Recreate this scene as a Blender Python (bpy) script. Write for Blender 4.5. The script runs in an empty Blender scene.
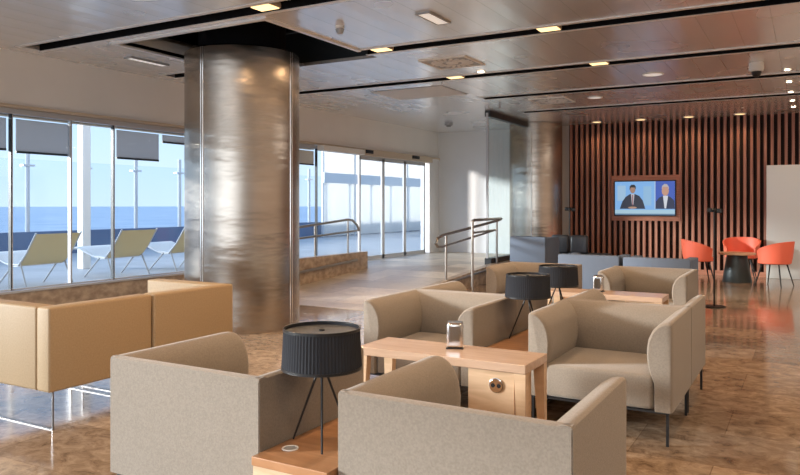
import bpy, bmesh, math, random
from mathutils import Vector, Matrix
random.seed(7)
S = bpy.context.scene
C = S.collection
PI = math.pi
R = math.radians

# ---------------------------------------------------------------- camera, world, lights, exposure
cam = bpy.data.cameras.new('camera'); co = bpy.data.objects.new('camera', cam); C.objects.link(co)
co.location = (0, 0, 1.4); co.rotation_euler = (R(90), 0, R(29.6))
cam.sensor_width = 36; cam.lens = 721/800*36; cam.shift_y = -32.5/800; cam.clip_end = 9000; cam.clip_start = .05
S.camera = co
S.view_settings.view_transform = 'Standard'; S.view_settings.look = 'None'
S.view_settings.exposure = 0.5; S.view_settings.gamma = 1; S.view_settings.use_curve_mapping = False
S.cycles.max_bounces = 10; S.cycles.diffuse_bounces = 5; S.cycles.glossy_bounces = 5
S.cycles.transparent_max_bounces = 14; S.cycles.sample_clamp_indirect = 6

w = bpy.data.worlds.new('world'); S.world = w; w.use_nodes = True
nt = w.node_tree; nt.nodes.clear()
tc = nt.nodes.new('ShaderNodeTexCoord'); sx = nt.nodes.new('ShaderNodeSeparateXYZ')
cr = nt.nodes.new('ShaderNodeValToRGB'); bg = nt.nodes.new('ShaderNodeBackground'); wo = nt.nodes.new('ShaderNodeOutputWorld')
nt.links.new(tc.outputs['Generated'], sx.inputs[0]); nt.links.new(sx.outputs['Z'], cr.inputs[0])
e = cr.color_ramp.elements
e[0].position = 0.0; e[0].color = (.68, .78, .90, 1)
e[1].position = .35; e[1].color = (.42, .62, .95, 1)
n = e.new(.08); n.color = (.58, .74, .93, 1)
n = e.new(.16); n.color = (.48, .68, .93, 1)
nt.links.new(cr.outputs[0], bg.inputs[0]); bg.inputs[1].default_value = 1.0
nt.links.new(bg.outputs[0], wo.inputs[0])

def light(kind, name, loc, power, color, rot=(0, 0, 0), size=.1, size_y=None, spot=120, blend=.6):
    l = bpy.data.lights.new(name, kind); l.energy = power; l.color = color
    if kind == 'AREA':
        l.shape = 'RECTANGLE'; l.size = size; l.size_y = size_y or size
    else:
        l.shadow_soft_size = size
        if kind == 'SPOT': l.spot_size = R(spot); l.spot_blend = blend
    o = bpy.data.objects.new(name, l); C.objects.link(o); o.location = loc; o.rotation_euler = rot
    return o
WARM = (1, .66, .38); SOFT = (1, .86, .70)
# daylight: low soft sun from the sea side, behind the viewer's left
sun = light('SUN', 'sun', (-20, -20, 12), 6.0, (1, .94, .87)); sun.data.angle = R(7)
sun.rotation_euler = Vector((-1, -.6, .225)).to_track_quat('Z', 'Y').to_euler()
# fill areas added out of view, behind the viewer and along the right side
light('AREA', 'rear_fill_light', (-3.0, -4.35, 1.6), 150, (.80, .90, 1), rot=(R(90), 0, 0), size=8, size_y=2.4)
light('AREA', 'side_fill_light', (6.9, 6.0, 1.6), 30, (1, .62, .36), rot=(R(90), 0, R(90)), size=15, size_y=2.4)
light('AREA', 'overhead_fill_light', (3.4, 4.5, 3.05), 30, (1, .84, .68), size=1.6, size_y=4)  # this and the next two: unseen overhead fill added for ambient light
light('AREA', 'overhead_fill_light', (3.2, 11.5, 3.05), 110, (1, .90, .80), size=1.6, size_y=4)
light('AREA', 'overhead_fill_light', (1.2, -1.2, 3.05), 35, SOFT, size=3.2, size_y=1.6)

# ---------------------------------------------------------------- materials
def mat(name, col, rough=.5, metal=0., spec=.5, emit=None, estr=1., coat=0.):
    m = bpy.data.materials.new(name); m.use_nodes = True
    b = m.node_tree.nodes['Principled BSDF']
    b.inputs['Base Color'].default_value = (*col, 1); b.inputs['Roughness'].default_value = rough
    b.inputs['Metallic'].default_value = metal; b.inputs['Specular IOR Level'].default_value = spec
    b.inputs['Coat Weight'].default_value = coat
    if emit: b.inputs['Emission Color'].default_value = (*emit, 1); b.inputs['Emission Strength'].default_value = estr
    return m
def coords(m, scale=(1, 1, 1), world=False):
    t = m.node_tree; mp = t.nodes.new('ShaderNodeMapping'); mp.inputs['Scale'].default_value = scale
    if world:
        g = t.nodes.new('ShaderNodeNewGeometry'); t.links.new(g.outputs['Position'], mp.inputs[0])
    else:
        g = t.nodes.new('ShaderNodeTexCoord'); t.links.new(g.outputs['Object'], mp.inputs[0])
    return mp
def noisy(m, c1, c2, scale=(1, 1, 1), ns=5, detail=6, dist=0., world=False, bump=0., bscale=None, lo=.35, hi=.65, rough=None):
    t = m.node_tree; b = t.nodes['Principled BSDF']; mp = coords(m, scale, world)
    n = t.nodes.new('ShaderNodeTexNoise'); n.inputs['Scale'].default_value = ns; n.inputs['Detail'].default_value = detail; n.inputs['Distortion'].default_value = dist
    t.links.new(mp.outputs[0], n.inputs['Vector'])
    r = t.nodes.new('ShaderNodeValToRGB'); r.color_ramp.elements[0].position = lo; r.color_ramp.elements[1].position = hi
    r.color_ramp.elements[0].color = (*c1, 1); r.color_ramp.elements[1].color = (*c2, 1)
    t.links.new(n.outputs[0], r.inputs[0]); t.links.new(r.outputs[0], b.inputs['Base Color'])
    if bump:
        n2 = n
        if bscale:
            n2 = t.nodes.new('ShaderNodeTexNoise'); n2.inputs['Scale'].default_value = bscale; t.links.new(mp.outputs[0], n2.inputs['Vector'])
        bp = t.nodes.new('ShaderNodeBump'); bp.inputs['Strength'].default_value = bump; bp.inputs['Distance'].default_value = .01
        t.links.new(n2.outputs[0], bp.inputs['Height']); t.links.new(bp.outputs[0], b.inputs['Normal'])
    return m
M = {}
M['fabric'] = noisy(mat('taupe_fabric', (.4, .31, .23), .85, spec=.2), (.212, .180, .146), (.252, .216, .177), ns=120, world=False, bump=.25, bscale=260)
M['fabric'].node_tree.nodes['Principled BSDF'].inputs['Sheen Weight'].default_value = .25
M['leather'] = noisy(mat('tan_leather', (.5, .36, .2), .6, spec=.3), (.33, .235, .135), (.37, .268, .16), ns=90, bump=.1, bscale=120)
M['black'] = mat('black_metal', (.012, .012, .013), .4, spec=.4)
M['shade'] = mat('black_pleated_fabric', (.022, .024, .030), .8, spec=.2)
M['shade_top'] = mat('frosted_shade_cover', (.05, .05, .052), .35, spec=.5)
M['steel'] = mat('polished_steel', (.62, .60, .58), .22, 1)
M['chrome'] = mat('chrome', (.75, .75, .75), .12, 1)
M['rail'] = mat('rail_steel', (.45, .42, .38), .32, 1)
M['darksteel'] = mat('dark_steel', (.16, .16, .17), .35, .8)
M['white'] = mat('white_paint', (.78, .76, .72), .6)
M['wall'] = noisy(mat('wall_paint', (.62, .56, .5), .8, spec=.2), (.78, .755, .72), (.82, .795, .76), ns=1.2, world=True)
M['endwall'] = noisy(mat('white_wall_paint', (.8, .79, .77), .7, spec=.2), (.74, .74, .74), (.78, .78, .78), ns=1.0, world=True)
M['tan'] = mat('tan_pelmet', (.56, .46, .35), .7)
M['frame'] = mat('window_frame_metal', (.55, .56, .58), .4, .3)
M['dframe'] = mat('dark_mullion', (.03, .035, .04), .4)
M['greyblue'] = mat('grey_blue_upholstery', (.12, .155, .215), .75, spec=.3)
M['blackup'] = mat('black_upholstery', (.02, .021, .025), .6)
M['red'] = mat('coral_red_shell', (.82, .155, .085), .55)
M['slatback'] = mat('dark_backing', (.02, .010, .008), .8)
M['grey'] = mat('grey_plastic', (.35, .35, .35), .5)
M['dark'] = mat('dark_void', (.008, .008, .009), .9, spec=.1)
M['trimlight'] = mat('ceiling_trim', (.78, .77, .75), .35, .2)
M['lampglow'] = mat('warm_lamp', (1, .8, .5), .5, emit=(1, .70, .34), estr=1.2)
M['lampwhite'] = mat('bright_lamp', (1, .9, .8), .5, emit=(1, .85, .62), estr=18)
M['panel'] = mat('light_diffuser', (.9, .9, .88), .5, emit=(1, .92, .82), estr=.3)
M['blind'] = mat('grey_blind_fabric', (.34, .37, .42), .8)
M['sling'] = mat('khaki_sling_mesh', (.42, .34, .19), .8)
M['slingw'] = mat('pale_sling_cushion', (.72, .72, .70), .8)
M['parapet'] = mat('blue_grey_parapet', (.12, .17, .27), .7)
M['terrace'] = noisy(mat('terrace_paving', (.5, .52, .56), .6), (.40, .395, .39), (.47, .46, .455), ns=1.5, world=True)
M['sea'] = noisy(mat('sea_water', (.1, .2, .4), .5, spec=.2), (.33, .41, .50), (.45, .52, .58), scale=(.01, .01, .01), ns=3, world=True)

def wood(name, c1, c2, rough=.35, sc=(1.2, 9, 9), coat=.0):
    return noisy(mat(name, c1, rough, coat=coat), c1, c2, scale=sc, ns=2.2, detail=8, dist=1.2, bump=.04)
M['wood'] = wood('oak_veneer', (.54, .37, .23), (.64, .455, .30), .32)
M['woodtop'] = wood('oak_table_top', (.46, .315, .22), (.54, .38, .275), .24, coat=.2)
M['orange'] = wood('orange_wood_top', (.34, .165, .075), (.44, .225, .11), .3)
M['slat'] = noisy(mat('walnut_slat', (.2, .09, .05), .42), (.30, .115, .075), (.47, .215, .145), scale=(12, 4, .5), ns=3, detail=6, world=True)
M['slatframe'] = noisy(mat('walnut_frame', (.2, .09, .05), .45), (.34, .12, .07), (.46, .19, .12), scale=(.6, 6, 9), ns=5, world=True)
M['stone'] = noisy(mat('brown_stone', (.3, .2, .13), .35), (.30, .22, .16), (.52, .41, .30), scale=(1, 1, 1.4), ns=9, detail=10, world=True)

def marble(name, c, rough, tile=(.9, .6), veins=2.4):
    m = mat(name, c[0], rough, spec=.6); t = m.node_tree; b = t.nodes['Principled BSDF']
    mp = coords(m, world=True)
    n1 = t.nodes.new('ShaderNodeTexNoise'); n1.inputs['Scale'].default_value = veins*1.5; n1.inputs['Detail'].default_value = 10; n1.inputs['Distortion'].default_value = .7; n1.inputs['Roughness'].default_value = .76
    mp2 = coords(m, (1, 1.25, 1), world=True); t.links.new(mp2.outputs[0], n1.inputs['Vector'])
    r = t.nodes.new('ShaderNodeValToRGB'); el = r.color_ramp.elements
    el[0].position = .34; el[0].color = (*c[0], 1); el[1].position = .68; el[1].color = (*c[2], 1)
    k = el.new(.5); k.color = (*c[1], 1)
    t.links.new(n1.outputs[0], r.inputs[0])
    br = t.nodes.new('ShaderNodeTexBrick'); br.inputs['Scale'].default_value = 1
    br.inputs['Brick Width'].default_value = tile[0]; br.inputs['Row Height'].default_value = tile[1]
    br.inputs['Mortar Size'].default_value = .003; br.inputs['Mortar Smooth'].default_value = .2
    br.inputs['Color1'].default_value = (.70, .68, .66, 1); br.inputs['Color2'].default_value = (1.15, 1.13, 1.08, 1); br.inputs['Mortar'].default_value = (.55, .5, .45, 1)
    t.links.new(mp.outputs[0], br.inputs['Vector'])
    mx = t.nodes.new('ShaderNodeMix'); mx.data_type = 'RGBA'; mx.blend_type = 'MULTIPLY'; mx.inputs[0].default_value = 1
    t.links.new(r.outputs[0], mx.inputs[6]); t.links.new(br.outputs[0], mx.inputs[7]); t.links.new(mx.outputs[2], b.inputs['Base Color'])
    rr = t.nodes.new('ShaderNodeMapRange'); rr.inputs[3].default_value = rough*.6; rr.inputs[4].default_value = rough*1.6
    t.links.new(n1.outputs[0], rr.inputs[0]); t.links.new(rr.outputs[0], b.inputs['Roughness'])
    return m
M['floor'] = marble('polished_brown_marble', ((.16, .108, .072), (.35, .255, .18), (.52, .41, .305)), .11, veins=5.5)
M['ramp'] = marble('beige_marble', ((.48, .40, .31), (.66, .57, .47), (.76, .68, .58)), .34, veins=1.2)

def ceiling_mat():
    m = mat('ceiling_metal_panels', (.5, .48, .46), .25, .6); t = m.node_tree; b = t.nodes['Principled BSDF']
    mp = coords(m, world=True); s = t.nodes.new('ShaderNodeSeparateXYZ'); t.links.new(mp.outputs[0], s.inputs[0])
    dv = t.nodes.new('ShaderNodeMath'); dv.operation = 'MULTIPLY'; dv.inputs[1].default_value = 1/.31; t.links.new(s.outputs[0], dv.inputs[0])
    fr = t.nodes.new('ShaderNodeMath'); fr.operation = 'FRACT'; t.links.new(dv.outputs[0], fr.inputs[0])
    r = t.nodes.new('ShaderNodeValToRGB'); el = r.color_ramp.elements
    el[0].position = 0; el[0].color = (.54, .53, .52, 1); el[1].position = .03; el[1].color = (.84, .83, .82, 1)
    t.links.new(fr.outputs[0], r.inputs[0]); t.links.new(r.outputs[0], b.inputs['Base Color'])
    pp = t.nodes.new('ShaderNodeMath'); pp.operation = 'PINGPONG'; pp.inputs[1].default_value = .5; t.links.new(fr.outputs[0], pp.inputs[0])
    bp = t.nodes.new('ShaderNodeBump'); bp.inputs['Strength'].default_value = .35; bp.inputs['Distance'].default_value = .012; t.links.new(pp.outputs[0], bp.inputs['Height']); t.links.new(bp.outputs[0], b.inputs['Normal'])
    n = t.nodes.new('ShaderNodeTexNoise'); n.inputs['Scale'].default_value = .9; t.links.new(mp.outputs[0], n.inputs['Vector'])
    rr = t.nodes.new('ShaderNodeMapRange'); rr.inputs[3].default_value = .20; rr.inputs[4].default_value = .32
    t.links.new(n.outputs[0], rr.inputs[0]); t.links.new(rr.outputs[0], b.inputs['Roughness'])
    return m
M['ceiling'] = ceiling_mat()

def column_mat():
    m = mat('brushed_steel_cladding', (.52, .48, .44), .27, 1); t = m.node_tree; b = t.nodes['Principled BSDF']
    mp = coords(m, (.5, .5, 1.6)); n = t.nodes.new('ShaderNodeTexNoise'); n.inputs['Scale'].default_value = 2.2; n.inputs['Detail'].default_value = 3
    t.links.new(mp.outputs[0], n.inputs['Vector'])
    mp3 = coords(m, (3, 3, 90)); n3 = t.nodes.new('ShaderNodeTexNoise'); n3.inputs['Scale'].default_value = 2; t.links.new(mp3.outputs[0], n3.inputs['Vector'])
    bp = t.nodes.new('ShaderNodeBump'); bp.inputs['Strength'].default_value = .3; bp.inputs['Distance'].default_value = .03; t.links.new(n.outputs[0], bp.inputs['Height'])
    b2 = t.nodes.new('ShaderNodeBump'); b2.inputs['Strength'].default_value = .02; b2.inputs['Distance'].default_value = .004
    t.links.new(n3.outputs[0], b2.inputs['Height']); t.links.new(bp.outputs[0], b2.inputs['Normal']); t.links.new(b2.outputs[0], b.inputs['Normal'])
    r = t.nodes.new('ShaderNodeValToRGB'); el = r.color_ramp.elements
    el[0].position = .35; el[0].color = (.40, .35, .30, 1); el[1].position = .65; el[1].color = (.48, .43, .375, 1)
    t.links.new(n.outputs[0], r.inputs[0]); t.links.new(r.outputs[0], b.inputs['Base Color'])
    return m
M['column'] = column_mat()
b_ = M['column'].node_tree.nodes['Principled BSDF']; b_.inputs['Anisotropic'].default_value = .88; b_.inputs['Anisotropic Rotation'].default_value = 0
tg_ = M['column'].node_tree.nodes.new('ShaderNodeTangent'); tg_.direction_type = 'RADIAL'; tg_.axis = 'Z'; M['column'].node_tree.links.new(tg_.outputs[0], b_.inputs['Tangent'])
def glass_mat(name, tint=(.93, .97, 1), k=.8):
    m = bpy.data.materials.new(name); m.use_nodes = True; t = m.node_tree; t.nodes.clear()
    o = t.nodes.new('ShaderNodeOutputMaterial'); a = t.nodes.new('ShaderNodeBsdfTransparent'); a.inputs[0].default_value = (*tint, 1)
    g = t.nodes.new('ShaderNodeBsdfGlossy'); g.inputs['Roughness'].default_value = .02
    f = t.nodes.new('ShaderNodeLayerWeight'); f.inputs[0].default_value = .5; x = t.nodes.new('ShaderNodeMixShader')
    p = t.nodes.new('ShaderNodeMath'); p.operation = 'POWER'; p.inputs[1].default_value = 5; t.links.new(f.outputs['Facing'], p.inputs[0])
    q = t.nodes.new('ShaderNodeMath'); q.operation = 'MULTIPLY_ADD'; q.inputs[1].default_value = k; q.inputs[2].default_value = .02; t.links.new(p.outputs[0], q.inputs[0])
    t.links.new(q.outputs[0], x.inputs[0]); t.links.new(a.outputs[0], x.inputs[1]); t.links.new(g.outputs[0], x.inputs[2]); t.links.new(x.outputs[0], o.inputs[0])
    return m
def cloth_mat(name, col, tr=.5):
    m = bpy.data.materials.new(name); m.use_nodes = True; t = m.node_tree; t.nodes.clear()
    o = t.nodes.new('ShaderNodeOutputMaterial'); a = t.nodes.new('ShaderNodeBsdfDiffuse'); a.inputs[0].default_value = (*col, 1)
    b = t.nodes.new('ShaderNodeBsdfTranslucent'); b.inputs[0].default_value = (*col, 1); x = t.nodes.new('ShaderNodeMixShader'); x.inputs[0].default_value = tr
    t.links.new(a.outputs[0], x.inputs[1]); t.links.new(b.outputs[0], x.inputs[2]); t.links.new(x.outputs[0], o.inputs[0])
    return m
M['blind'] = cloth_mat('grey_blind_fabric', (.46, .47, .50), .55); M['beigeblind'] = cloth_mat('beige_blind_fabric', (.5, .44, .38))
M['sling'] = cloth_mat('khaki_sling_mesh', (.60, .52, .36), .45)
M['glass'] = glass_mat('clear_glass'); M['tglass'] = glass_mat('terrace_glass', (.92, .96, 1), .5)
M['pglass'] = glass_mat('partition_glass', (.90, .95, .95), .6)

# ---------------------------------------------------------------- geometry helpers
def bx(bm, x0, y0, z0, x1, y1, z1, bev=0, seg=2):
    r = bmesh.ops.create_cube(bm, size=1, matrix=Matrix.Translation(((x0+x1)/2, (y0+y1)/2, (z0+z1)/2)) @ Matrix.Diagonal((x1-x0, y1-y0, z1-z0, 1)))
    vs = set(r['verts'])
    if bev:
        es = [e for e in bm.edges if e.verts[0] in vs and e.verts[1] in vs]
        bmesh.ops.bevel(bm, geom=es, offset=bev, segments=seg, affect='EDGES', profile=.5)
    return bm
def box(*a, **k):
    return bx(bmesh.new(), *a, **k)
def hexa(bm, low, high):       # prism from two quads (lists of 4 points)
    v = [bm.verts.new(p) for p in low + high]
    for f in ((3, 2, 1, 0), (4, 5, 6, 7), (0, 1, 5, 4), (1, 2, 6, 5), (2, 3, 7, 6), (3, 0, 4, 7)):
        bm.faces.new([v[i] for i in f])
    return bm
def tube(bm, pts, r, n=10, r2=None):
    pts = [Vector(p) for p in pts]; rings = []
    for i, p in enumerate(pts):
        d = (pts[min(i+1, len(pts)-1)] - pts[max(i-1, 0)]).normalized()
        a = Vector((0, 0, 1)) if abs(d.z) < .95 else Vector((1, 0, 0))
        u = d.cross(a).normalized(); v = d.cross(u)
        q = r if r2 is None else r + (r2-r)*i/(len(pts)-1)
        rings.append([bm.verts.new(p + (u*math.cos(2*PI*k/n) + v*math.sin(2*PI*k/n))*q) for k in range(n)])
    for a, b in zip(rings, rings[1:]):
        for k in range(n): bm.faces.new((a[k], a[(k+1) % n], b[(k+1) % n], b[k]))
    bm.faces.new(rings[0][::-1]); bm.faces.new(rings[-1])
    return bm
def lathe(bm, prof, c=(0, 0, 0), n=40, cap=True, wave=0, nw=0):
    rings = []
    for r, z in prof:
        rings.append([bm.verts.new((c[0]+(r+wave*(k % 2))*math.cos(2*PI*k/n), c[1]+(r+wave*(k % 2))*math.sin(2*PI*k/n), c[2]+z)) for k in range(n)])
    for a, b in zip(rings, rings[1:]):
        for k in range(n): bm.faces.new((a[k], a[(k+1) % n], b[(k+1) % n], b[k]))
    if cap: bm.faces.new(rings[0][::-1]); bm.faces.new(rings[-1])
    return bm
def obj(name, bm, m, parent=None, label=None, smooth=False, kind=None):
    bmesh.ops.recalc_face_normals(bm, faces=bm.faces)
    me = bpy.data.meshes.new(name); bm.to_mesh(me); bm.free()
    if smooth:
        for p in me.polygons: p.use_smooth = True
        try: me.set_sharp_from_angle(angle=R(42))
        except Exception: pass
    me.materials.append(M[m] if isinstance(m, str) else m)
    o = bpy.data.objects.new(name, me); C.objects.link(o)
    if parent: o.parent = parent
    if label: o['label'] = label
    if kind: o['kind'] = kind
    return o
def struct(name, bm, m, parent=None, smooth=False):
    return obj(name, bm, m, parent, kind=None if parent else 'structure', smooth=smooth)
def thing(name, label, cat, loc=(0, 0, 0), rz=0, group=None):
    o = bpy.data.objects.new(name, None); C.objects.link(o); o.empty_display_size = .1
    o.location = loc; o.rotation_euler = (0, 0, rz); o['label'] = label; o['category'] = cat
    if group: o['group'] = group
    return o
def tag(o, label, cat, group=None):
    o['label'] = label; o['category'] = cat
    if group: o['group'] = group
    return o
def dup(root, loc, rz=0, label=None, group=None):
    r = root.copy(); C.objects.link(r); r.location = loc; r.rotation_euler = (0, 0, rz)
    if label: r['label'] = label
    if group: r['group'] = group
    for ch in list(root.children):
        c = ch.copy(); C.objects.link(c); c.parent = r
        for g in list(ch.children):
            d = g.copy(); C.objects.link(d); d.parent = c
    return r
def grid_slab(xs, ys, z0, z1, skip):
    """horizontal slab made of cells, leaving out rectangles"""
    bm = bmesh.new()
    xs = sorted(set(xs)); ys = sorted(set(ys))
    for j in range(len(ys)-1):
        run = None
        for i in range(len(xs)-1):
            cx, cy = (xs[i]+xs[i+1])/2, (ys[j]+ys[j+1])/2
            hole = any(a < cx < c and b < cy < d for a, b, c, d in skip)
            if not hole:
                if run is None: run = xs[i]
                if i == len(xs)-2: bx(bm, run, ys[j], z0, xs[i+1], ys[j+1], z1)
            elif run is not None:
                bx(bm, run, ys[j], z0, xs[i], ys[j+1], z1); run = None
    return bm

# ---------------------------------------------------------------- room shell
H = 3.15; WX = -7.85; EX = 7.0; BY = 15.7; SY = -4.5
struct('floor', box(WX-.2, SY-.2, -.15, EX+.2, BY+.3, 0), 'floor')
# ramp and upper landing in front of the glass doors
RX0, RX1, RY0, RY1, RZ = WX+.02, -5.12, 8.06, 12.2, .27
bm = bmesh.new()
hexa(bm, [(RX0, RY0, 0.001), (RX1, RY0, 0.001), (RX1, RY1, 0.001), (RX0, RY1, 0.001)], [(RX0, RY0, .006), (RX1, RY0, .006), (RX1, RY1, RZ), (RX0, RY1, RZ)])
bx(bm, RX0, RY1, 0.001, RX1, BY-.01, RZ)
struct('floor.001', bm, 'ramp')
# curb along the open edge of the ramp (follows the slope)
bm = bmesh.new()
def zr(y): return max(0, min(RZ, (y-RY0)/(RY1-RY0)*RZ))
hexa(bm, [(-5.12, 9.2, .001), (-5.0, 9.2, .001), (-5.0, RY1, .001), (-5.12, RY1, .001)], [(-5.12, 9.2, zr(9.2)+.05), (-5.0, 9.2, zr(9.2)+.05), (-5.0, RY1, RZ+.05), (-5.12, RY1, RZ+.05)])
bx(bm, -5.12, RY1, .001, -5.0, BY-.3, RZ+.05)
struct('trim_1', bm, 'stone')
bm = bmesh.new(); bx(bm, -5.26, 12.45, RZ, -5.13, 14.86, .41)
struct('trim_2', bm, 'dframe')
struct('trim_3', box(-7.36, RY0, .001, -7.2, 11.45, .53, bev=.004), 'stone')
# window plinth
struct('wall_left', box(WX-.22, SY, -.1, WX+.0, 12.18, .40, bev=.004), 'stone')
struct('trim_4', box(WX-.2, SY, .40, WX+.03, 12.18, .425), 'frame')
struct('wall_left.001', box(WX-.25, SY, 2.53, WX, BY, H+.6), 'wall')
struct('trim_5', box(WX-.001, SY, 2.50, WX+.05, BY-.01, 2.535), 'tan')
struct('wall_left.002', box(WX-.22, 15.2, RZ, WX+.02, BY, 2.5), 'endwall')
struct('wall_back', box(WX-.25, BY, -.1, -4.62, BY+.25, H+.6), 'endwall')
struct('wall_right', box(EX, SY, -.1, EX+.2, BY, H+.6), 'wall')
struct('wall_front', box(WX-.25, SY-.2, -.1, EX+.2, SY, H+.6), 'wall')
# slatted back wall with a framed opening around the screen
sw = struct('wall_back.001', box(-4.62, BY, -.1, EX+.2, BY+.25, H+.6), 'slatback')
bm = bmesh.new(); x = -4.58
TX0, TX1, TZ0, TZ1 = -3.66, -2.36, 1.07, 2.02
while x < 6.9:
    for z0, z1 in ([(0.0, TZ0), (TZ1, H)] if TX0-.02 < x < TX1 else [(0.0, H)]):
        bx(bm, x, BY-.085, z0, x+.052, BY, z1)
    x += .119
struct('slat_cladding', bm, 'slat', sw)
bm = bmesh.new()
bx(bm, TX0-.02, BY-.10, TZ1-.12, TX1+.06, BY, TZ1); bx(bm, TX0-.02, BY-.10, TZ0, TX1+.06, BY, TZ0+.13)
bx(bm, TX1-.05, BY-.10, TZ0+.13, TX1+.06, BY, TZ1-.12); bx(bm, TX0-.02, BY-.10, TZ0+.13, TX0+.04, BY, TZ1-.12)
bx(bm, TX0+.04, BY-.05, TZ0+.13, TX1-.05, BY, TZ1-.12)
struct('screen_surround', bm, 'slatframe', sw)
# pale service door panel on the right of the slats
dr = struct('door_1', box(-.72, BY-.22, 0, 1.3, BY-.1, 2.16, bev=.006), mat('pale_grey_panel', (.60, .60, .58), .35, .2))
struct('door_seam', box(.29, BY-.224, .02, .30, BY-.219, 2.14), 'grey', dr)
struct('baseboard_back', box(-4.5, BY-.11, 0, -.73, BY-.086, .1), 'slatframe')

# ceiling with linear slots and the hole around the big column
SLOTS = [(4.97, WX+.28, EX), (6.97, WX+.28, EX), (8.98, WX+.5, EX), (10.95, -4.66, EX), (12.94, -4.7, EX), (2.97, WX+.28, EX), (.97, WX+.28, EX), (-1.03, WX+.28, EX)]
SW = .11
HOLE = (-6.5, 5.26, -4.45, 7.3)
skip = [(a, y-SW, b, y+SW) for y, a, b in SLOTS] + [HOLE]
xs = [WX, EX, HOLE[0], HOLE[2]] + [s[1] for s in SLOTS]; ys = [SY, BY, HOLE[1], HOLE[3]] + [s[0]-SW for s in SLOTS] + [s[0]+SW for s in SLOTS]
struct('ceiling', grid_slab(xs, ys, H, H+.04, skip), 'ceiling')
struct('ceiling.001', box(WX-.25, SY-.2, H+.6, EX+.2, BY+.25, H+.75), 'dark')
k = 6
for y, a, b in SLOTS:
    bm = bmesh.new()
    for s in (-1, 1):
        y0, y1 = sorted((y+s*SW, y+s*(SW+.055)))
        segs = [(a, b)]
        if y == 6.97: segs = [(a, HOLE[0]), (HOLE[2], b)]
        for p, q in segs:
            bx(bm, p-.03, y0, H-.008, q, y1, H-.001)
    struct('trim_%d' % k, bm, 'trimlight'); k += 1
    bm = bmesh.new()     # black channel above the slot
    for p, q in segs:
        bx(bm, p, y-SW-.02, H+.12, q, y+SW+.02, H+.14)
        bx(bm, p, y-SW+.0005, H-.006, q, y-SW+.006, H+.119); bx(bm, p, y+SW-.006, H-.006, q, y+SW-.0005, H+.119)
    struct('trim_%d' % k, bm, 'dark'); k += 1
bm = bmesh.new(); a, b, c, d = HOLE
for q in ((a-.05, b-.05, c+.05, b), (a-.05, b, a, 6.86), (c, b, c+.05, 6.86)):
    bx(bm, q[0], q[1], H-.02, q[2], q[3], H+.15)
struct('trim_%d' % k, bm, 'trimlight'); k += 1
bm = bmesh.new()         # shaft and pipework above the hole
bx(bm, a-.02, b-.2, H+.16, c+.02, b-.18, H+.6); bx(bm, a-.02, d+.1, H+.05, c+.02, d+.12, H+.6)
for i in range(5): tube(bm, [(a+.1, b+.25+i*.32, H+.30+.03*(i % 2)), (c-.05, b+.25+i*.32, H+.30+.03*(i % 2))], .022, 6)
struct('trim_%d' % k, bm, 'dframe'); k += 1

# ---------------------------------------------------------------- windows and glass doors
YM = [-4.45, -3.2, -2.0, -.4, 1.0, 2.3, 3.55, 4.96, 5.72, 6.35, 7.84, 9.3, 10.83, 12.18]
for i in range(len(YM)-1):
    y0, y1 = YM[i], YM[i+1]
    wn = struct('window_%d' % (i+1), box(WX-.12, y0, 2.44, WX-.05, y1, 2.50), 'frame')
    struct('window_frame', box(WX-.11, y0-.008, .42, WX-.06, y0+.006, 2.45), 'frame' if y0 == 5.72 else 'dframe', wn)
    bm = bmesh.new(); bx(bm, WX-.105, y0+.006, .426, WX-.07, y0+.022, 2.45); bx(bm, WX-.11, y0+.022, .425, WX-.06, y1-.009, .44)
    struct('window_frame', bm, 'frame', wn)
    struct('window_pane', box(WX-.09, y0+.022, .44, WX-.08, y1-.01, 2.45), 'glass', wn)
# pelmet band behind the blinds
struct('trim_40', box(WX-.30, SY, 2.43, WX-.18, 10.9, 2.53), 'tan')
for (y0, y1, zb, what, mt) in ((4.1, 4.96, 2.05, 'mostly cut off at the left picture edge', 'blind'), (5.08, 5.77, 2.03, 'second from the left picture edge', 'blind'), (6.48, 7.19, 2.04, 'right of the white terrace post', 'blind'),
                      (7.26, 7.88, 2.31, 'raised shortest, right beside the big steel column', 'blind'), (9.7, 10.86, 2.16, 'beige, left of the doors', 'beigeblind')):
    t = thing('roller_blind', 'lowered roller blind in the window wall, ' + what, 'blind', (WX-.17, (y0+y1)/2, zb), 0, 'roller blinds on the window wall')
    h = (y1-y0)/2
    obj('blind_fabric', box(-.006, -h, 0, .006, h, 2.40-zb), mt, t)
    obj('bottom_bar', box(-.012, -h, -.025, .012, h, .0), 'dframe', t)
# door group
zf = RZ
bm = bmesh.new(); bx(bm, WX-.1, 12.2, 2.40, WX+.10, 15.2, 2.53); 
d0 = struct('door_2', bm, 'tan')
YD = [12.2, 13.14, 14.08, 15.05]
for a, b in zip(YD, YD[1:]):
    bm = bmesh.new()
    bx(bm, WX-.06, a, zf, WX-.02, a+.05, 2.38); bx(bm, WX-.06, b-.05, zf, WX-.02, b, 2.38)
    bx(bm, WX-.06, a, zf, WX-.02, b, zf+.08); bx(bm, WX-.06, a, 2.32, WX-.02, b, 2.40)
    dl = struct('door_leaf', bm, 'frame', d0)
    struct('door_pane', box(WX-.045, a+.05, zf+.08, WX-.035, b-.05, 2.32), 'glass', dl)
bm = bmesh.new(); bx(bm, WX+.10, 12.25, 2.44, WX+.13, 12.5, 2.51); bx(bm, WX+.10, 14.2, 2.44, WX+.13, 14.5, 2.51)
struct('door_sensor', bm, 'black', d0)
bm = bmesh.new(); bx(bm, WX-.02, 10.78, 2.40, WX+.12, 12.18, 2.5)
struct('door_header', bm, 'white', d0)

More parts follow.
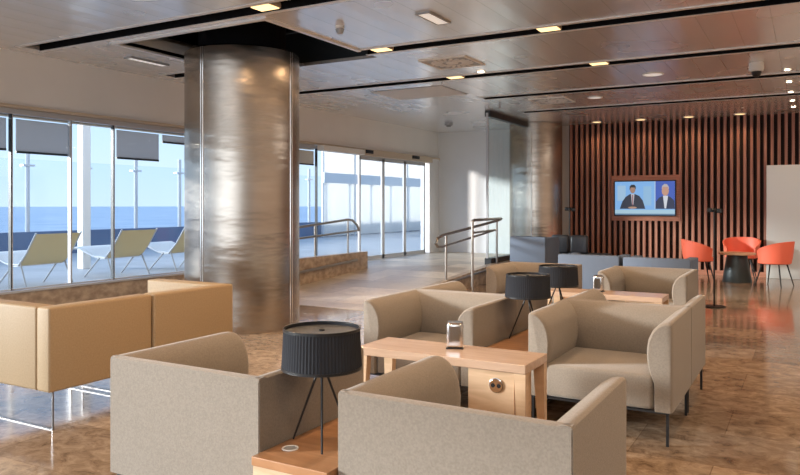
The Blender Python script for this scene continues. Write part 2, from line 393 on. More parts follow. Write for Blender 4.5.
# ---------------------------------------------------------------- columns
t = thing('steel_column', 'large round column clad in brushed steel, near the window wall', 'column', (-5.76, 6.42, 0))
obj('cladding', lathe(bmesh.new(), [(.655, 0), (.655, 3.13), (.63, 3.15)], n=96), 'column', t, smooth=True)
for a in (-91, -88.5, 5, 8):
    x, y = .658*math.cos(R(a)), .658*math.sin(R(a))
    obj('cladding_seam', lathe(bmesh.new(), [(.005, 0), (.005, 3.13)], (x, y, 0), 8), 'chrome', t)
obj('column_core', lathe(bmesh.new(), [(.5, 3.15), (.5, 3.7)], n=32), 'dark', t)
t = thing('steel_column', 'round steel-clad column at the far end beside the slatted wall', 'column', (-5.18, 15.1, 0))
obj('cladding', lathe(bmesh.new(), [(.565, 0), (.565, 3.14)], n=72), 'column', t, smooth=True)
obj('cladding_seam', lathe(bmesh.new(), [(.008, 0), (.008, 3.13)], (.57*math.cos(R(-80)), .57*math.sin(R(-80)), 0), 8), 'chrome', t)

# ---------------------------------------------------------------- glass partition and handrails
t = thing('glass_partition', 'frameless floor-to-ceiling glass screen beside the upper landing', 'glass screen', (-5.2, 12.45, .41))
obj('glass_panel', box(-.006, 0, 0, .006, 2.05, 2.63), 'pglass', t)
obj('head_channel', box(-.05, -.02, 2.63, .05, 2.1, H-.002-.41), 'dframe', t, label='dark metal head channel')
obj('edge_clamp', box(-.02, -.03, 0, .02, -.007, 2.7), 'frame', t)

t = thing('handrail', 'double steel handrail on the stone curb, right of the big column', 'handrail', (-7.28, 9.0, .53))
def L(p): return (p[0]+7.28, p[1]-9.0, p[2]-.53)
obj('top_rail', tube(bmesh.new(), [L(p) for p in ((-7.28, 8.2, .955), (-7.28, 9.2, 1.02), (-7.28, 10.9, 1.135), (-7.28, 11.05, 1.12), (-7.28, 11.2, 1.03), (-7.28, 11.28, .93))], .022), 'rail', t, smooth=True)
obj('lower_rail', tube(bmesh.new(), [L(p) for p in ((-7.28, 8.2, .775), (-7.28, 9.2, .84), (-7.28, 11.28, .93))], .018), 'rail', t, smooth=True)
for y in (8.4, 9.9, 10.9):
    obj('post', tube(bmesh.new(), [L((-7.28, y, .53)), L((-7.28, y, 1.02+(y-9.2)*.068))], .016), 'rail', t, smooth=True)
obj('kick_rail', tube(bmesh.new(), [L((-7.15, 8.3, .26)), L((-7.15, 9.3, .31)), L((-7.15, 11.0, .40))], .024), 'rail', t, smooth=True)
t = thing('handrail', 'looped steel handrail at the right edge of the ramp, before the glass screen', 'handrail', (-5.06, 10.4, .15))
def L(p): return (p[0]+5.06, p[1]-10.4, p[2]-.15)
obj('top_rail', tube(bmesh.new(), [L(p) for p in ((-5.06, 10.27, .74), (-5.06, 10.1, .75), (-5.06, 10.03, .80), (-5.06, 10.1, .88), (-5.06, 10.27, .92), (-5.06, 11.4, 1.01), (-5.06, 12.6, 1.11), (-5.03, 12.67, 1.13), (-4.95, 12.5, 1.15), (-4.62, 10.5, 1.16), (-4.60, 10.4, 1.14))], .024), 'rail', t, smooth=True)
obj('lower_rail', tube(bmesh.new(), [L(p) for p in ((-5.06, 10.27, .74), (-5.06, 12.3, .92), (-5.03, 12.4, .94), (-4.95, 12.2, .95), (-4.62, 10.42, .96))], .018), 'rail', t, smooth=True)
for x, y, z0, z1 in ((-5.06, 10.4, .20, .90), (-5.06, 12.55, .32, 1.1), (-4.60, 10.4, 0, 1.14)):
    obj('post', tube(bmesh.new(), [L((x, y, z0)), L((x, y, z1))], .020), 'rail', t, smooth=True)
t = None
obj_ = obj('kick_rail', tube(bmesh.new(), [(-4.93, 9.6, .14), (-4.93, 12.3, .29)], .02), 'rail', smooth=True)
tag(obj_, 'low steel kick tube along the curb of the ramp', 'rail')

# ---------------------------------------------------------------- armchairs
def armchair(name, label, W=.87, D=.775, HT=.72, arms=(1, 1), group=None, body='fabric', low=.20):
    """origin at floor centre, faces +Y"""
    t = thing(name, label, 'armchair', group=group)
    w, d = W/2, D/2; T = .13
    # section across the padding: upright outside, bulging inside that thins to the rim
    prof = [(0, low), (.102, low), (.104, .36), (.128, .42), (.146, .49), (.149, .55), (.139, .615), (.115, .665), (.085, .697), (.055, HT-.006), (.034, HT), (.012, HT), (.002, HT-.006), (0, HT-.02)]
    def pad(place, a, b, front=False):
        bm = bmesh.new(); n_ = len(prof)
        sts = [(a, 1.0)] + [(b-.07, 1.0), (b-.03, .97), (b-.008, .90), (b, .80)] if front else [(a, 1.0), (b, 1.0)]
        rings = []
        for u, k in sts:
            rings.append([bm.verts.new(place(.5*T+(q-.5*T)*k if front and q > .02 else q+(1-k)*.05*(q <= .02), low+(z-low)*(1-(1-k)*.16), u)) for q, z in prof])
        for r0, r1 in zip(rings, rings[1:]):
            for i_ in range(n_): bm.faces.new((r0[i_], r0[(i_+1) % n_], r1[(i_+1) % n_], r1[i_]))
        bm.faces.new(rings[0]); bm.faces.new(rings[-1][::-1])
        return bm
    obj('backrest', pad(lambda q, z, u: (u, -d+q, z), -w+.004, w-.004), body, t, smooth=True)
    for s in (-1, 1):
        obj('armrest', pad(lambda q, z, u, s=s: (s*(w-q), u, z), -d+.004, d, True), body, t, smooth=True)
    obj('seat_cushion', box(-w+.106, -d+.108, low, w-.106, d-.012, .405, bev=.028, seg=3), body, t, smooth=True)
    bm = bmesh.new()
    for q in ((-w+.02, -d+.02, w-.02, -d+.05), (-w+.02, d-.05, w-.02, d-.02), (-w+.02, -d+.05, -w+.05, d-.05), (w-.05, -d+.05, w-.02, d-.05)):
        bx(bm, q[0], q[1], low-.014, q[2], q[3], low-.001)
    obj('base_frame', bm, 'black', t)
    for sx in (-1, 1):
        for sy in (-1, 1):
            obj('leg', box(sx*(w-.03)-.008, sy*(d-.03)-.008, 0, sx*(w-.03)+.008, sy*(d-.03)+.008, low-.015), 'black', t)
    return t
G = 'taupe armchairs in the lounge'
AC = [ # x, y, rz, label
 (-1.065, 2.565, 0, 'taupe fabric armchair in the foreground centre, back to the viewer, below the napkin table'),
 (-2.305, 2.565, 0, 'taupe fabric armchair at front left, back to the viewer, left of the nearest lamp'),
 (-1.12, 4.755, PI, 'taupe fabric armchair facing the viewer with open seat, right of the napkin table'),
 (-2.355, 4.755, PI, 'taupe fabric armchair facing the viewer, behind the napkin holder in the middle'),
 (-1.12, 5.535, 0, 'taupe armchair back to back with the facing chair on the right, mostly hidden'),
 (-2.355, 5.535, 0, 'taupe armchair back to back behind the middle facing chair, mostly hidden'),
 (-1.465, 7.83, PI, 'taupe armchair facing the viewer in the back row, before the blue-grey sofas'),
 (-2.70, 7.83, PI, 'taupe armchair in the back row, its left arm beside the ramp handrail'),
]
first = armchair('armchair', AC[0][3], group=G)
first.location = (AC[0][0], AC[0][1], 0)
for x, y, rz, lb in AC[1:]:
    dup(first, (x, y, 0), rz, lb, G)

# tan two-seat sofa made of two modules, seen from behind, facing the windows
def sofa_module(label, y0, y1, arm, dx=0):
    t = thing('sofa_module', label, 'sofa', (-4.08+dx, y0, 0), 0, 'tan sofa modules by the windows')
    L_ = y1-y0
    obj('backrest', box(-.13, 0, .235, 0, L_, .762, bev=.016, seg=3), 'leather', t, smooth=True)
    ya = (0, .13) if arm == 'near' else (L_-.13, L_)
    obj('armrest', box(-.86, ya[0], .235, -.132, ya[1], .762, bev=.016, seg=3), 'leather', t, smooth=True)
    yb = (.132, L_) if arm == 'near' else (0, L_-.132)
    obj('seat_cushion', box(-.84, yb[0], .24, -.133, yb[1], .42, bev=.03, seg=3), 'leather', t, smooth=True)
    for yy in (.03, L_-.05):
        bm = bmesh.new()
        bx(bm, -.022, yy, .0, -.012, yy+.01, .234); bx(bm, -.84, yy, .0, -.83, yy+.01, .234); bx(bm, -.83, yy, 0, -.022, yy+.01, .008); bx(bm, -.83, yy, .226, -.022, yy+.01, .234)
        obj('sled_leg', bm, 'darksteel', t)
    return t
sofa_module('tan sofa module at the left edge, pale side panel and steel sled legs', 2.80, 3.60, 'near')
sofa_module('tan sofa module seen from behind against the big steel column', 3.61, 4.42, 'far', .015)

# ---------------------------------------------------------------- low tables between chairs, lamps
def low_table(label, x0, x1, y0, y1):
    t = thing('low_side_table', label, 'side table', ((x0+x1)/2, (y0+y1)/2, 0), 0, 'low wooden tables between armchairs')
    w, d = (x1-x0)/2-.004, (y1-y0)/2
    obj('table_top', box(-w, -d, .40, w, d, .435, bev=.003), 'orange', t)
    obj('table_body', box(-w+.004, -d+.006, .05, w-.004, d-.006, .399), 'wood', t)
    obj('plinth', box(-w+.03, -d+.03, 0, w-.03, d-.03, .049), 'black', t)
    return t
low_table('low orange wood table in front, under the nearest lamp', -1.868, -1.505, 2.125, 2.94)
low_table('low orange wood table in the middle row, under the two far lamps', -1.915, -1.575, 4.41, 5.91)
low_table('low wood table in the back row between two armchairs', -2.262, -1.902, 7.46, 8.2)

def lamp(label, loc, rz=0, group='black drum table lamps'):
    t = thing('table_lamp', label, 'lamp', loc, rz, group)
    bm = bmesh.new(); lathe(bm, [(.160, .322), (.152, .484)], n=144, cap=False, wave=.0022); lathe(bm, [(.155, .324), (.147, .483)], n=72, cap=False)
    obj('lamp_shade', bm, 'shade', t)
    bm = bmesh.new()
    for r, z in ((.154, .483), (.161, .324)):
        lathe(bm, [(r-.004, z-.006), (r+.002, z-.006), (r+.002, z+.006), (r-.004, z+.006), (r-.004, z-.006)], n=64, cap=False)
    obj('shade_rim', bm, 'black', t)
    obj('shade_cover', lathe(bmesh.new(), [(.149, .472), (.149, .475)], n=48), 'shade_top', t)
    obj('finial', lathe(bmesh.new(), [(.012, .475), (.012, .481), (.004, .484)], n=16), 'black', t)
    for a in (-70, 50, 170):
        q = R(a)
        obj('leg', tube(bmesh.new(), [(.008*math.cos(q), .008*math.sin(q), .33), (.134*math.cos(q), .134*math.sin(q), .004)], .0055, 8, .0042), 'black', t, smooth=True)
    obj('socket', lathe(bmesh.new(), [(.016, .305), (.016, .385), (.008, .395)], n=16), 'black', t)
    return t
lp = lamp('black pleated drum lamp on tripod legs, nearest, on the front low table', (-1.712, 2.375, .435), R(16))
lp.scale = (1, 1, .965)
dup(lp, (-1.75, 4.93, .435), R(20), 'black drum lamp on tripod, left one of the two far lamps')
dup(lp, (-1.78, 5.74, .435), R(20), 'black drum lamp on tripod, right one of the two far lamps')
t = thing('cable_grommet', 'pale ring cable outlet set in the front low table beside the lamp foot', 'cable outlet', (-1.79, 2.27, .4355))
obj('ring', lathe(bmesh.new(), [(.026, 0), (.034, 0), (.033, .003), (.027, .003), (.026, 0)], n=32, cap=False), 'white', t)
obj('cover', lathe(bmesh.new(), [(.0258, 0), (.0258, .001)], n=24), 'grey', t)

# ---------------------------------------------------------------- long tables
def long_table(label, x0, x1, y0, y1, z=.60):
    t = thing('coffee_table', label, 'table', ((x0+x1)/2, (y0+y1)/2, 0), 0, 'long oak tables between the chair rows')
    w, d = (x1-x0)/2, (y1-y0)/2
    obj('table_top', box(-w, -d, z-.045, w, d, z, bev=.003), 'woodtop', t)
    for sx in (-1, 1):
        for sy in (-1, 1):
            xo, yo = sx*w, sy*d
            lo = [(xo-sx*a, yo-sy*b, 0) for a, b in ((.001, .001), (.028, .001), (.028, .032), (.001, .032))]
            hi = [(xo-sx*a, yo-sy*b, z-.046) for a, b in ((.001, .001), (.062, .001), (.062, .05), (.001, .05))]
            obj('leg', hexa(bmesh.new(), lo, hi), 'wood', t)
    obj('power_box', box(w-.32, -d+.02, .04, w-.068, d-.06, z-.046), 'wood', t, label='oak box panel under the table top')
    return t
t = long_table('long oak table in the middle with a power socket and napkin holder', -2.225, -1.23, 3.43, 3.77)
soc = obj('power_socket', lathe(bmesh.new(), [(.038, 0), (.038, .006), (.034, .008)], n=32), 'chrome', t, label='round chrome power socket')
soc.rotation_euler = (R(90), 0, 0); soc.location = (.335, -.17+.019, .478)
for s in (-1, 1):
    h_ = obj('socket_hole', lathe(bmesh.new(), [(.011, .0081), (.011, .0095)], (s*.016, 0, 0), 16), 'black', soc)
long_table('long oak table farther back, between the lamps and back row chairs', -2.15, -1.1, 6.5, 6.84)

def napkin_holder(label, loc, rz=0):
    t = thing('napkin_holder', label, 'napkin holder', loc, rz, 'chrome napkin holders')
    obj('case', box(-.045, -.032, .004, .045, .032, .142, bev=.012, seg=3), 'steel', t, smooth=True)
    obj('base', box(-.048, -.035, 0, .048, .035, .004), 'black', t)
    obj('face_plate', box(-.03, -.0345, .02, .03, -.0325, .125, bev=.0006), 'chrome', t)
    obj('lid', box(-.04, -.028, .142, .04, .028, .148, bev=.002), 'chrome', t)
    return t
nh = napkin_holder('chrome napkin dispenser on the middle oak table', (-1.725, 3.66, .6), R(20))
dup(nh, (-1.70, 6.72, .6), R(-10), 'small chrome napkin dispenser on the far oak table')

# ---------------------------------------------------------------- blue-grey sofas at the back
def grey_sofa(label, x0, x1, y0, y1, z=.72, group='blue-grey sofas'):
    t = thing('sofa', label, 'sofa', ((x0+x1)/2, (y0+y1)/2, 0), 0, group)
    w, d = (x1-x0)/2, (y1-y0)/2
    obj('backrest', box(-w, -d, .06, w, -d+.14, z, bev=.015), 'greyblue', t, smooth=True)
    for s in (-1, 1):
        a, b = sorted((s*w, s*(w-.12)))
        obj('armrest', box(a, -d+.141, .06, b, d, z-.02, bev=.015), 'greyblue', t, smooth=True)
    obj('seat_cushion', box(-w+.122, -d+.142, .2, w-.122, d, .42, bev=.02), 'greyblue', t, smooth=True)
    obj('seat_base', box(-w+.122, -d+.142, .06, w-.122, d-.02, .199), 'greyblue', t)
    bm = bmesh.new()
    for sx in (-1, 1):
        for sy in (-1, 1): bx(bm, sx*(w-.08)-.02, sy*(d-.08)-.02, 0, sx*(w-.08)+.02, sy*(d-.08)+.02, .059)
    obj('feet', bm, 'black', t)
    return t
grey_sofa('blue-grey sofa seen from behind, left one of the two in the middle distance', -3.03, -2.20, 9.75, 10.5)
grey_sofa('blue-grey sofa seen from behind, right one, nearer the floor stand', -2.15, -1.31, 9.75, 10.5, .71)
grey_sofa('blue-grey high sofa block beside the glass screen, below the far column', -4.48, -3.85, 11.7, 12.5, .86)
# dark lounge seats with black cushions
t = thing('dark_bench', 'dark upholstered bench in front of the far steel column', 'bench', (-3.95, 13.3, 0))
obj('seat', box(-.5, -.35, .12, .75, .35, .50, bev=.02), 'blackup', t)
obj('base', box(-.45, -.3, 0, .7, .3, .119), 'black', t)
for x, lb in ((-4.08, 'black square cushion on the dark bench, left of the pair'), (-3.72, 'black square cushion on the dark bench, right of the pair')):
    bm = box(-.17, -.05, 0, .17, .05, .34, bev=.045, seg=3)
    c_ = obj('cushion', bm, mat('black_leather', (.03, .032, .04), .35), smooth=True)
    c_.location = (x, 13.3, .50); tag(c_, lb, 'cushion', 'black cushions')

# ---------------------------------------------------------------- slim stands
def stand(label, loc, h):
    t = thing('floor_stand', label, 'stand', loc, 0, 'slim black floor stands')
    obj('base', lathe(bmesh.new(), [(.15, 0), (.15, .012), (.13, .016)], n=32), 'black', t)
    obj('pole', lathe(bmesh.new(), [(.011, .016), (.011, h)], n=10), 'black', t)
    bm = bmesh.new(); lathe(bm, [(.03, h-.03), (.035, h), (.02, h+.03)], n=12)
    bx(bm, -.09, -.015, h-.03, -.03, .015, h+.03, bev=.008); bx(bm, .03, -.015, h-.04, .10, .015, h+.02, bev=.008)
    obj('head', bm, 'black', t)
    return t
st = stand('slim black floor stand with small head, left of the red chairs', (-1.14, 10.75, 0), 1.33)
dup(st, (-3.7, 12.62, 0), 0, 'slim black floor stand in front of the far steel column')

# ---------------------------------------------------------------- red tub chairs and round table
def tub_chair(label):
    t = thing('tub_chair', label, 'chair', (0, 0, 0), 0, 'coral red tub chairs')
    bm = bmesh.new(); N = 36; rings = []
    for k_ in range(N+1):
        u = -1 + 2*k_/N; a = R(-90 + 128*u)       # opening to +Y
        ztop = .78 - .17*abs(u)**2.2; zb = .40
        cx, cy = math.cos(a), math.sin(a)
        ring = []
        for (ro, zz) in ((.275, zb), (.295, .5), (.312, .62), (.325, ztop), (.30, ztop), (.287, .62), (.27, .5), (.25, zb)):
            zz = min(zz, ztop) if zz > .5 else zz
            ring.append(bm.verts.new((ro*cx*1.02, ro*cy*.95, zz)))
        rings.append(ring)
    for a_, b_ in zip(rings, rings[1:]):
        for j in range(8): bm.faces.new((a_[j], a_[(j+1) % 8], b_[(j+1) % 8], b_[j]))
    bm.faces.new(rings[0]); bm.faces.new(rings[-1][::-1])
    obj('shell', bm, 'red', t, smooth=True)
    obj('seat', lathe(bmesh.new(), [(.245, .385), (.262, .40), (.262, .44), (.24, .46)], n=32), 'red', t, smooth=True)
    for sx in (-1, 1):
        for sy in (-1, 1):
            obj('leg', tube(bmesh.new(), [(sx*.15, sy*.14, .39), (sx*.24, sy*.22, 0.002)], .014, 8, .009), 'black', t, smooth=True)
    return t
tb = tub_chair('coral red tub chair left of the small round table, beside the floor stand')
tb.location = (-1.75, 14.1, 0); tb.rotation_euler = (0, 0, R(-72))
dup(tb, (-1.13, 15.2, 0), R(180), 'coral red tub chair behind the round table, against the slatted wall')
dup(tb, (-.53, 14.05, 0), R(68), 'coral red tub chair right of the round table, by the pale door')
t = thing('round_table', 'small round table with dark conical base among the red chairs', 'table', (-1.15, 14.45, 0))
obj('table_top', lathe(bmesh.new(), [(.305, .50), (.31, .51), (.31, .53), (.305, .535)], n=40), 'wood', t)
obj('base', lathe(bmesh.new(), [(.25, 0), (.25, .015), (.17, .499)], n=32), mat('dark_teal_metal', (.05, .065, .07), .4, .4), t, smooth=True)

# ---------------------------------------------------------------- television
t = thing('television', 'wall television showing two news presenters, framed in the slatted wall', 'television', (-2.99, BY-.115, 1.19))
TW, TH = .60, .70
obj('bezel', box(-TW-.02, -.02, -.02, TW+.02, .06, TH+.02, bev=.004), 'black', t)
def em(name, col, s=1.0):
    return mat(name, (.01, .01, .01), .3, emit=col, estr=s)
scr = obj('screen', box(-TW, -.024, 0, TW, -.021, TH), em('screen_blue', (.16, .34, .62), .85), t)
def pic(name, pts, z, col, s=.55):
    bm = bmesh.new(); lo = [bm.verts.new((x, -.024-z, y)) for x, y in pts]; hi = [bm.verts.new((x, -.025-z, y)) for x, y in pts]
    bm.faces.new(lo); bm.faces.new(hi[::-1]); n_ = len(pts)
    for i in range(n_): bm.faces.new((lo[i], lo[(i+1) % n_], hi[(i+1) % n_], hi[i]))
    return obj(name, bm, em(name+'_colour', col, s), scr)
def ell(cx, cy, rx, ry, n=20): return [(cx+rx*math.cos(2*PI*i/n), cy+ry*math.sin(2*PI*i/n)) for i in range(n)]
pic('picture_strip', [(-TW, 0), (TW, 0), (TW, .11), (-TW, .11)], .001, (.45, .68, .82))
pic('picture_strip', [(-TW, 0), (TW, 0), (TW, .03), (-TW, .03)], .0025, (.12, .22, .35))
pic('right_backdrop', [(.22, .13), (TW, .13), (TW, TH), (.22, TH)], .001, (.05, .12, .55))
pic('divider', [(.205, .13), (.22, .13), (.22, TH), (.205, TH)], .003, (.6, .75, .9))
pic('backdrop_panel', [(-.55, .3), (-.38, .3), (-.38, .62), (-.55, .62)], .001, (.4, .62, .85))
pic('backdrop_panel', [(-.02, .2), (.14, .2), (.14, .6), (-.02, .6)], .001, (.33, .58, .85))
pic('presenter_jacket', [(-.50, .13), (.02, .13), (-.03, .30), (-.10, .40), (-.19, .44), (-.29, .44), (-.38, .38), (-.45, .28)], .003, (.03, .035, .06))
pic('presenter_shirt', [(-.27, .44), (-.20, .44), (-.22, .22), (-.25, .22)], .005, (.6, .6, .65))
pic('presenter_tie', [(-.245, .42), (-.225, .42), (-.228, .2), (-.242, .2)], .007, (.3, .05, .08))
pic('presenter_face', ell(-.235, .53, .055, .075), .009, (.42, .25, .18))
pic('presenter_hair', [(-.30, .52), (-.295, .60), (-.26, .635), (-.20, .635), (-.172, .60), (-.17, .53), (-.19, .575), (-.27, .58)], .011, (.02, .02, .02))
pic('presenter_hands', ell(-.24, .155, .09, .022), .009, (.5, .3, .2))
pic('guest_jacket', [(.22, .13), (.60, .13), (.59, .30), (.52, .37), (.46, .40), (.38, .40), (.29, .36), (.23, .28)], .003, (.02, .03, .08))
pic('guest_shirt', [(.37, .40), (.47, .40), (.43, .14), (.40, .14)], .005, (.75, .78, .85))
pic('guest_face', ell(.415, .50, .07, .10), .007, (.62, .34, .24))
pic('guest_hair', [(.345, .53), (.35, .60), (.40, .645), (.45, .635), (.485, .58), (.485, .53), (.46, .585), (.37, .585)], .009, (.55, .5, .5))

# ---------------------------------------------------------------- ceiling fittings
def slot_lamp(label, x, y, n=1):
    t = thing('slot_lamp', label, 'ceiling lamp', (x, y, H), 0, 'gold lamps in the ceiling slots')
    obj('housing', box(-.11, -.085, .004, .11, .085, .05), 'tan', t)
    obj('lens', box(-.10, -.075, -.004, .10, .075, .003), 'lampglow', t)
    light('SPOT', 'slot_lamp_light', (x, y, H-.03), 60, WARM, size=.07, spot=165, blend=.5)
    return t
for x, y, lb in ((-4.2, 4.97, 'gold lamp in the nearest ceiling slot, above the big column'),
                 (-4.2, 6.97, 'gold lamp in the second ceiling slot, just right of the big column'),
                 (-2.26, 6.97, 'gold lamp in the second ceiling slot, towards the picture centre top'),
                 (-4.23, 8.98, 'gold lamp in the third ceiling slot, beside the round air diffuser'),
                 (-2.27, 8.98, 'gold lamp in the third ceiling slot, right of centre')):
    slot_lamp(lb, x, y)
for x, y in ((-2.2, 4.97), (-.3, 4.97), (-4.2, 2.97), (-2.2, 2.97), (-.3, 2.97), (-2.2, .97), (.6, .97), (1.6, 5.5)):   # slots outside the frame
    light('SPOT', 'slot_lamp_light', (x, y, H-.03), 42, WARM, size=.07, spot=165, blend=.5)

def downlight(label, x, y, r, m='lampglow', pw=0, group=None, sp=110):
    t = thing('downlight', label, 'ceiling lamp', (x, y, H), 0, group)
    obj('ring', lathe(bmesh.new(), [(r, -.002), (r+.02, -.002), (r+.018, -.010), (r, -.012), (r, -.002)], n=28, cap=False), 'trimlight', t)
    obj('lens', lathe(bmesh.new(), [(r-.001, -.006), (r-.001, -.002)], n=28), m, t)
    if pw: light('SPOT', 'downlight_light', (x, y, H-.04), pw, WARM, size=.05, spot=sp, blend=.7)
    return t
for i, (x, lb) in enumerate(((-3.9, 'first from the far column'), (-3.0, 'second from the far column, above the television'), (-2.08, 'third from the far column'), (-1.16, 'fourth from the far column, above the red chairs'))):
    downlight('warm downlight washing the slatted wall, ' + lb, x, 15.25, .09, pw=9, group='downlights along the slatted wall', sp=140)
for y, lb in ((10.55, 'nearest, beside the dome camera'), (11.6, 'second from the dome camera'), (12.65, 'third from the dome camera'), (13.7, 'fourth from the dome camera'), (14.6, 'farthest, next to the slatted wall')):
    downlight('tiny bright downlight in the row at upper right, ' + lb, -.25, y, .035, 'lampwhite', 22, 'small bright downlights at upper right')
downlight('bright small round lamp beside the square air diffuser', -3.74, 8.72, .045, 'lampwhite', 25)
downlight('round flush white ceiling spot left of the dome camera', -1.82, 10.05, .12, 'panel')
downlight('small white ceiling spot beside the far air diffuser', -3.03, 11.75, .10, 'panel')
def light_panel(label, x, y, rz, L_=.42, W_=.12):
    t = thing('light_panel', label, 'ceiling light', (x, y, H), rz, 'slim rectangular ceiling lights')
    bm = bmesh.new(); bx(bm, -W_/2-.015, -L_/2-.015, -.02, -W_/2, L_/2+.015, 0); bx(bm, W_/2, -L_/2-.015, -.02, W_/2+.015, L_/2+.015, 0)
    bx(bm, -W_/2, -L_/2-.015, -.02, W_/2, -L_/2, 0); bx(bm, -W_/2, L_/2, -.02, W_/2, L_/2+.015, 0)
    obj('frame', bm, 'grey', t); obj('diffuser', box(-W_/2, -L_/2, -.014, W_/2, L_/2, -.002), 'panel', t)
    return t
light_panel('slim rectangular ceiling light at top centre', -3.05, 6.0, 0)
light_panel('slim rectangular ceiling light at upper left above the windows', -7.0, 6.1, 0, .55, .10)
def diffuser(label, x, y):
    t = thing('air_diffuser', label, 'air diffuser', (x, y, H), 0, 'square air diffusers')
    bm = bmesh.new(); s = .31
    for q in ((-s, -s, s, -s+.03), (-s, s-.03, s, s), (-s, -s+.03, -s+.03, s-.03), (s-.03, -s+.03, s, s-.03)): bx(bm, q[0], q[1], -.015, q[2], q[3], 0)
    obj('frame', bm, 'white', t)
    obj('plate', box(-s+.03, -s+.03, -.006, s-.03, s-.03, -.001), 'grey', t)
    bm = bmesh.new()
    for k_ in range(20):
        a = 2*PI*k_/20; m4 = Matrix.Rotation(a, 4, 'Z')
        r_ = bmesh.ops.create_cube(bm, size=1, matrix=m4 @ Matrix.Translation((.19, 0, -.011)) @ Matrix.Rotation(R(18), 4, 'Z') @ Matrix.Diagonal((.14, .034, .008, 1)))
    obj('swirl_vanes', bm, 'white', t)
    obj('hub', lathe(bmesh.new(), [(.08, -.006), (.07, -.018), (.03, -.02)], n=24), 'white', t)
    return t
df = diffuser('square ceiling air diffuser with round swirl, near the centre top', -3.81, 8.0)
dup(df, (-3.75, 11.75, H), 0, 'square ceiling air diffuser farther back, above the glass screen')
# linear grille
t = thing('ceiling_grille', 'linear slotted air grille in the ceiling right of the big column', 'grille', (-5.3, 9.95, H))
obj('frame', box(-.62, -.48, -.004, .62, .48, -.001), 'grey', t)
bm = bmesh.new()
for k_ in range(11): bx(bm, -.61, -.47+k_*.086, -.012, .61, -.42+k_*.086, -.005)
obj('louvre_slats', bm, 'white', t)
# dome camera, smoke detector, spot
t = thing('dome_camera', 'white dome security camera hanging from the ceiling at upper right', 'security camera', (-.57, 9.9, H))
obj('housing', lathe(bmesh.new(), [(.085, 0), (.085, -.07), (.078, -.10), (.06, -.105)], n=32), 'white', t, smooth=True)
obj('dome', lathe(bmesh.new(), [(.058, -.106), (.052, -.14), (.035, -.165), (.01, -.175)], n=24), 'black', t, smooth=True)
t = thing('smoke_detector', 'small round smoke detector on the ceiling, right of the column opening', 'smoke detector', (-4.0, 5.85, H))
obj('base', lathe(bmesh.new(), [(.045, 0), (.045, -.02)], n=24), 'white', t)
obj('sensor', lathe(bmesh.new(), [(.035, -.0205), (.04, -.045), (.03, -.07), (.01, -.08)], n=24), 'grey', t, smooth=True)
t = thing('ceiling_spotlight', 'small dark surface spotlight on the ceiling before the white end wall', 'spotlight', (-6.7, 13.9, H))
obj('housing', lathe(bmesh.new(), [(.09, 0), (.09, -.05), (.07, -.06)], n=24), 'grey', t, smooth=True)
obj('lens', lathe(bmesh.new(), [(.05, -.0605), (.05, -.075)], n=20), 'black', t)
t = thing('sprinkler', 'tiny ceiling sprinkler left of the glass screen head', 'sprinkler', (-4.62, 11.6, H))
obj('pipe', lathe(bmesh.new(), [(.018, 0), (.014, -.07)], n=12), 'grey', t)
obj('deflector', lathe(bmesh.new(), [(.035, -.0705), (.035, -.08)], n=16), 'grey', t)

# ---------------------------------------------------------------- terrace, sea
struct('floor.002', box(-15.4, -12, -.2, WX-.23, 30, .27), 'terrace')
struct('trim_50', box(-15.3, -12, .27, -15.0, 30, .80), 'parapet')
t = thing('glass_windbreak', 'tall glass windbreak with steel posts along the terrace edge', 'glass fence', (-15.15, 8, .80))
for k_ in range(20):
    y = -8 + .22 + k_*1.48
    obj('glass_panel', box(-.006, y-.70, .02, .006, y+.70, 1.62), 'tglass', t)
    bm = bmesh.new(); tube(bm, [(.05, y+.74, 0), (.05, y+.74, 1.85)], .045, 8); bx(bm, -.03, y+.60, 1.46, .1, y+.88, 1.50)
    obj('post', bm, 'frame', t)
o = obj('terrace_post', box(-11.28, 8.28, .27, -11.12, 8.44, 3.4, bev=.01), 'white')
tag(o, 'white square post standing on the terrace beyond the windows', 'post')
struct('floor.003', box(-6000, -3000, -14.2, -40, 6000, -14), 'sea')

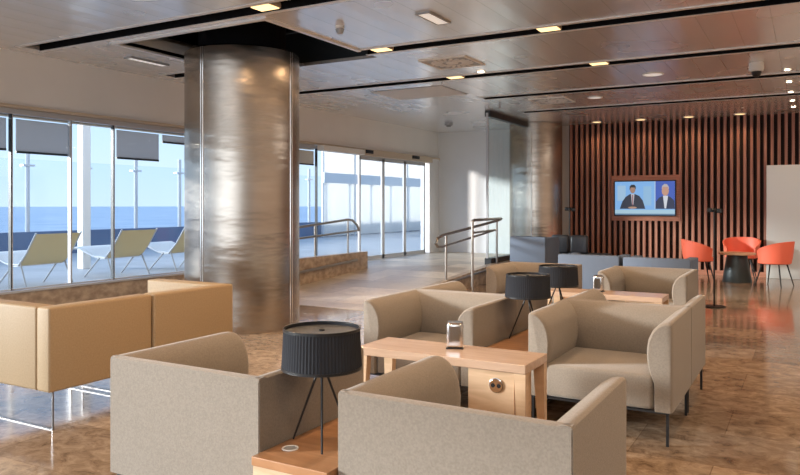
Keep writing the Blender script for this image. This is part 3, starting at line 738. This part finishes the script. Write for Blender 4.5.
def lounger(label, loc, rz):
    t = thing('terrace_lounger', label, 'lounge chair', loc, rz, 'khaki sling loungers on the terrace')
    def sheet(prof, th, w):
        bm = bmesh.new(); n_ = len(prof); top = []; bot = []
        for (x, z) in prof:
            top.append([bm.verts.new((x, s*w, z)) for s in (-1, 1)]); bot.append([bm.verts.new((x-.3*th, s*w, z-th)) for s in (-1, 1)])
        for i in range(n_-1):
            bm.faces.new((top[i][0], top[i+1][0], top[i+1][1], top[i][1])); bm.faces.new((bot[i][1], bot[i+1][1], bot[i+1][0], bot[i][0]))
            for s in (0, 1): bm.faces.new((top[i][s], top[i+1][s], bot[i+1][s], bot[i][s]))
        bm.faces.new((top[0][0], top[0][1], bot[0][1], bot[0][0])); bm.faces.new((top[-1][0], top[-1][1], bot[-1][1], bot[-1][0]))
        return bm
    W_ = .34
    obj('back_sling', sheet([(.38, .74), (.30, .62), (.20, .48), (.10, .37), (.02, .32)], .014, W_), 'sling', t, smooth=True)
    obj('seat_sling', sheet([(.02, .32), (-.08, .31), (-.25, .34), (-.45, .42), (-.62, .47), (-.78, .44)], .025, W_), 'slingw', t, smooth=True)
    for s in (-1, 1):
        obj('side_rail', tube(bmesh.new(), [(.40, s*(W_+.01), .755), (.20, s*(W_+.01), .48), (.03, s*(W_+.01), .315), (-.25, s*(W_+.01), .33), (-.62, s*(W_+.01), .46), (-.78, s*(W_+.01), .43)], .012, 6), 'frame', t, smooth=True)
        obj('leg', tube(bmesh.new(), [(.06, s*(W_+.0), .34), (.22, s*(W_+.02), 0.005)], .011, 6), 'grey', t)
        obj('leg', tube(bmesh.new(), [(-.10, s*(W_+.0), .31), (-.42, s*(W_+.02), 0.005)], .011, 6), 'grey', t)
    return t
lg = lounger('khaki sling lounger on the terrace, leftmost of three, facing the sea', (-9.35, 6.28, .27), R(2))
dup(lg, (-9.5, 7.78, .27), R(2), 'khaki sling lounger on the terrace, middle of three, beside the white post')
dup(lg, (-9.55, 9.1, .27), R(2), 'khaki sling lounger on the terrace, rightmost, beside the steel column')

# frosted screen wall of the terrace beyond the glass doors
M['frosted'] = cloth_mat('frosted_glass', (.92, .88, .83), .6)
t = thing('frosted_screen', 'tall frosted screen wall on the terrace beyond the glass doors', 'screen wall', (-14.6, 20.3, .27))
for k_ in range(6):
    obj('frosted_panel', box(-.02, k_*2+.03, .05, .02, k_*2+1.97, 4.2), 'frosted', t)
    obj('post', box(-.04, k_*2-.03, 0, .04, k_*2+.03, 4.25), 'frame', t)
bm = bmesh.new(); bx(bm, .041, -.03, 1.9, .1, 12, 2.25)
obj('cross_beam', bm, 'frame', t)
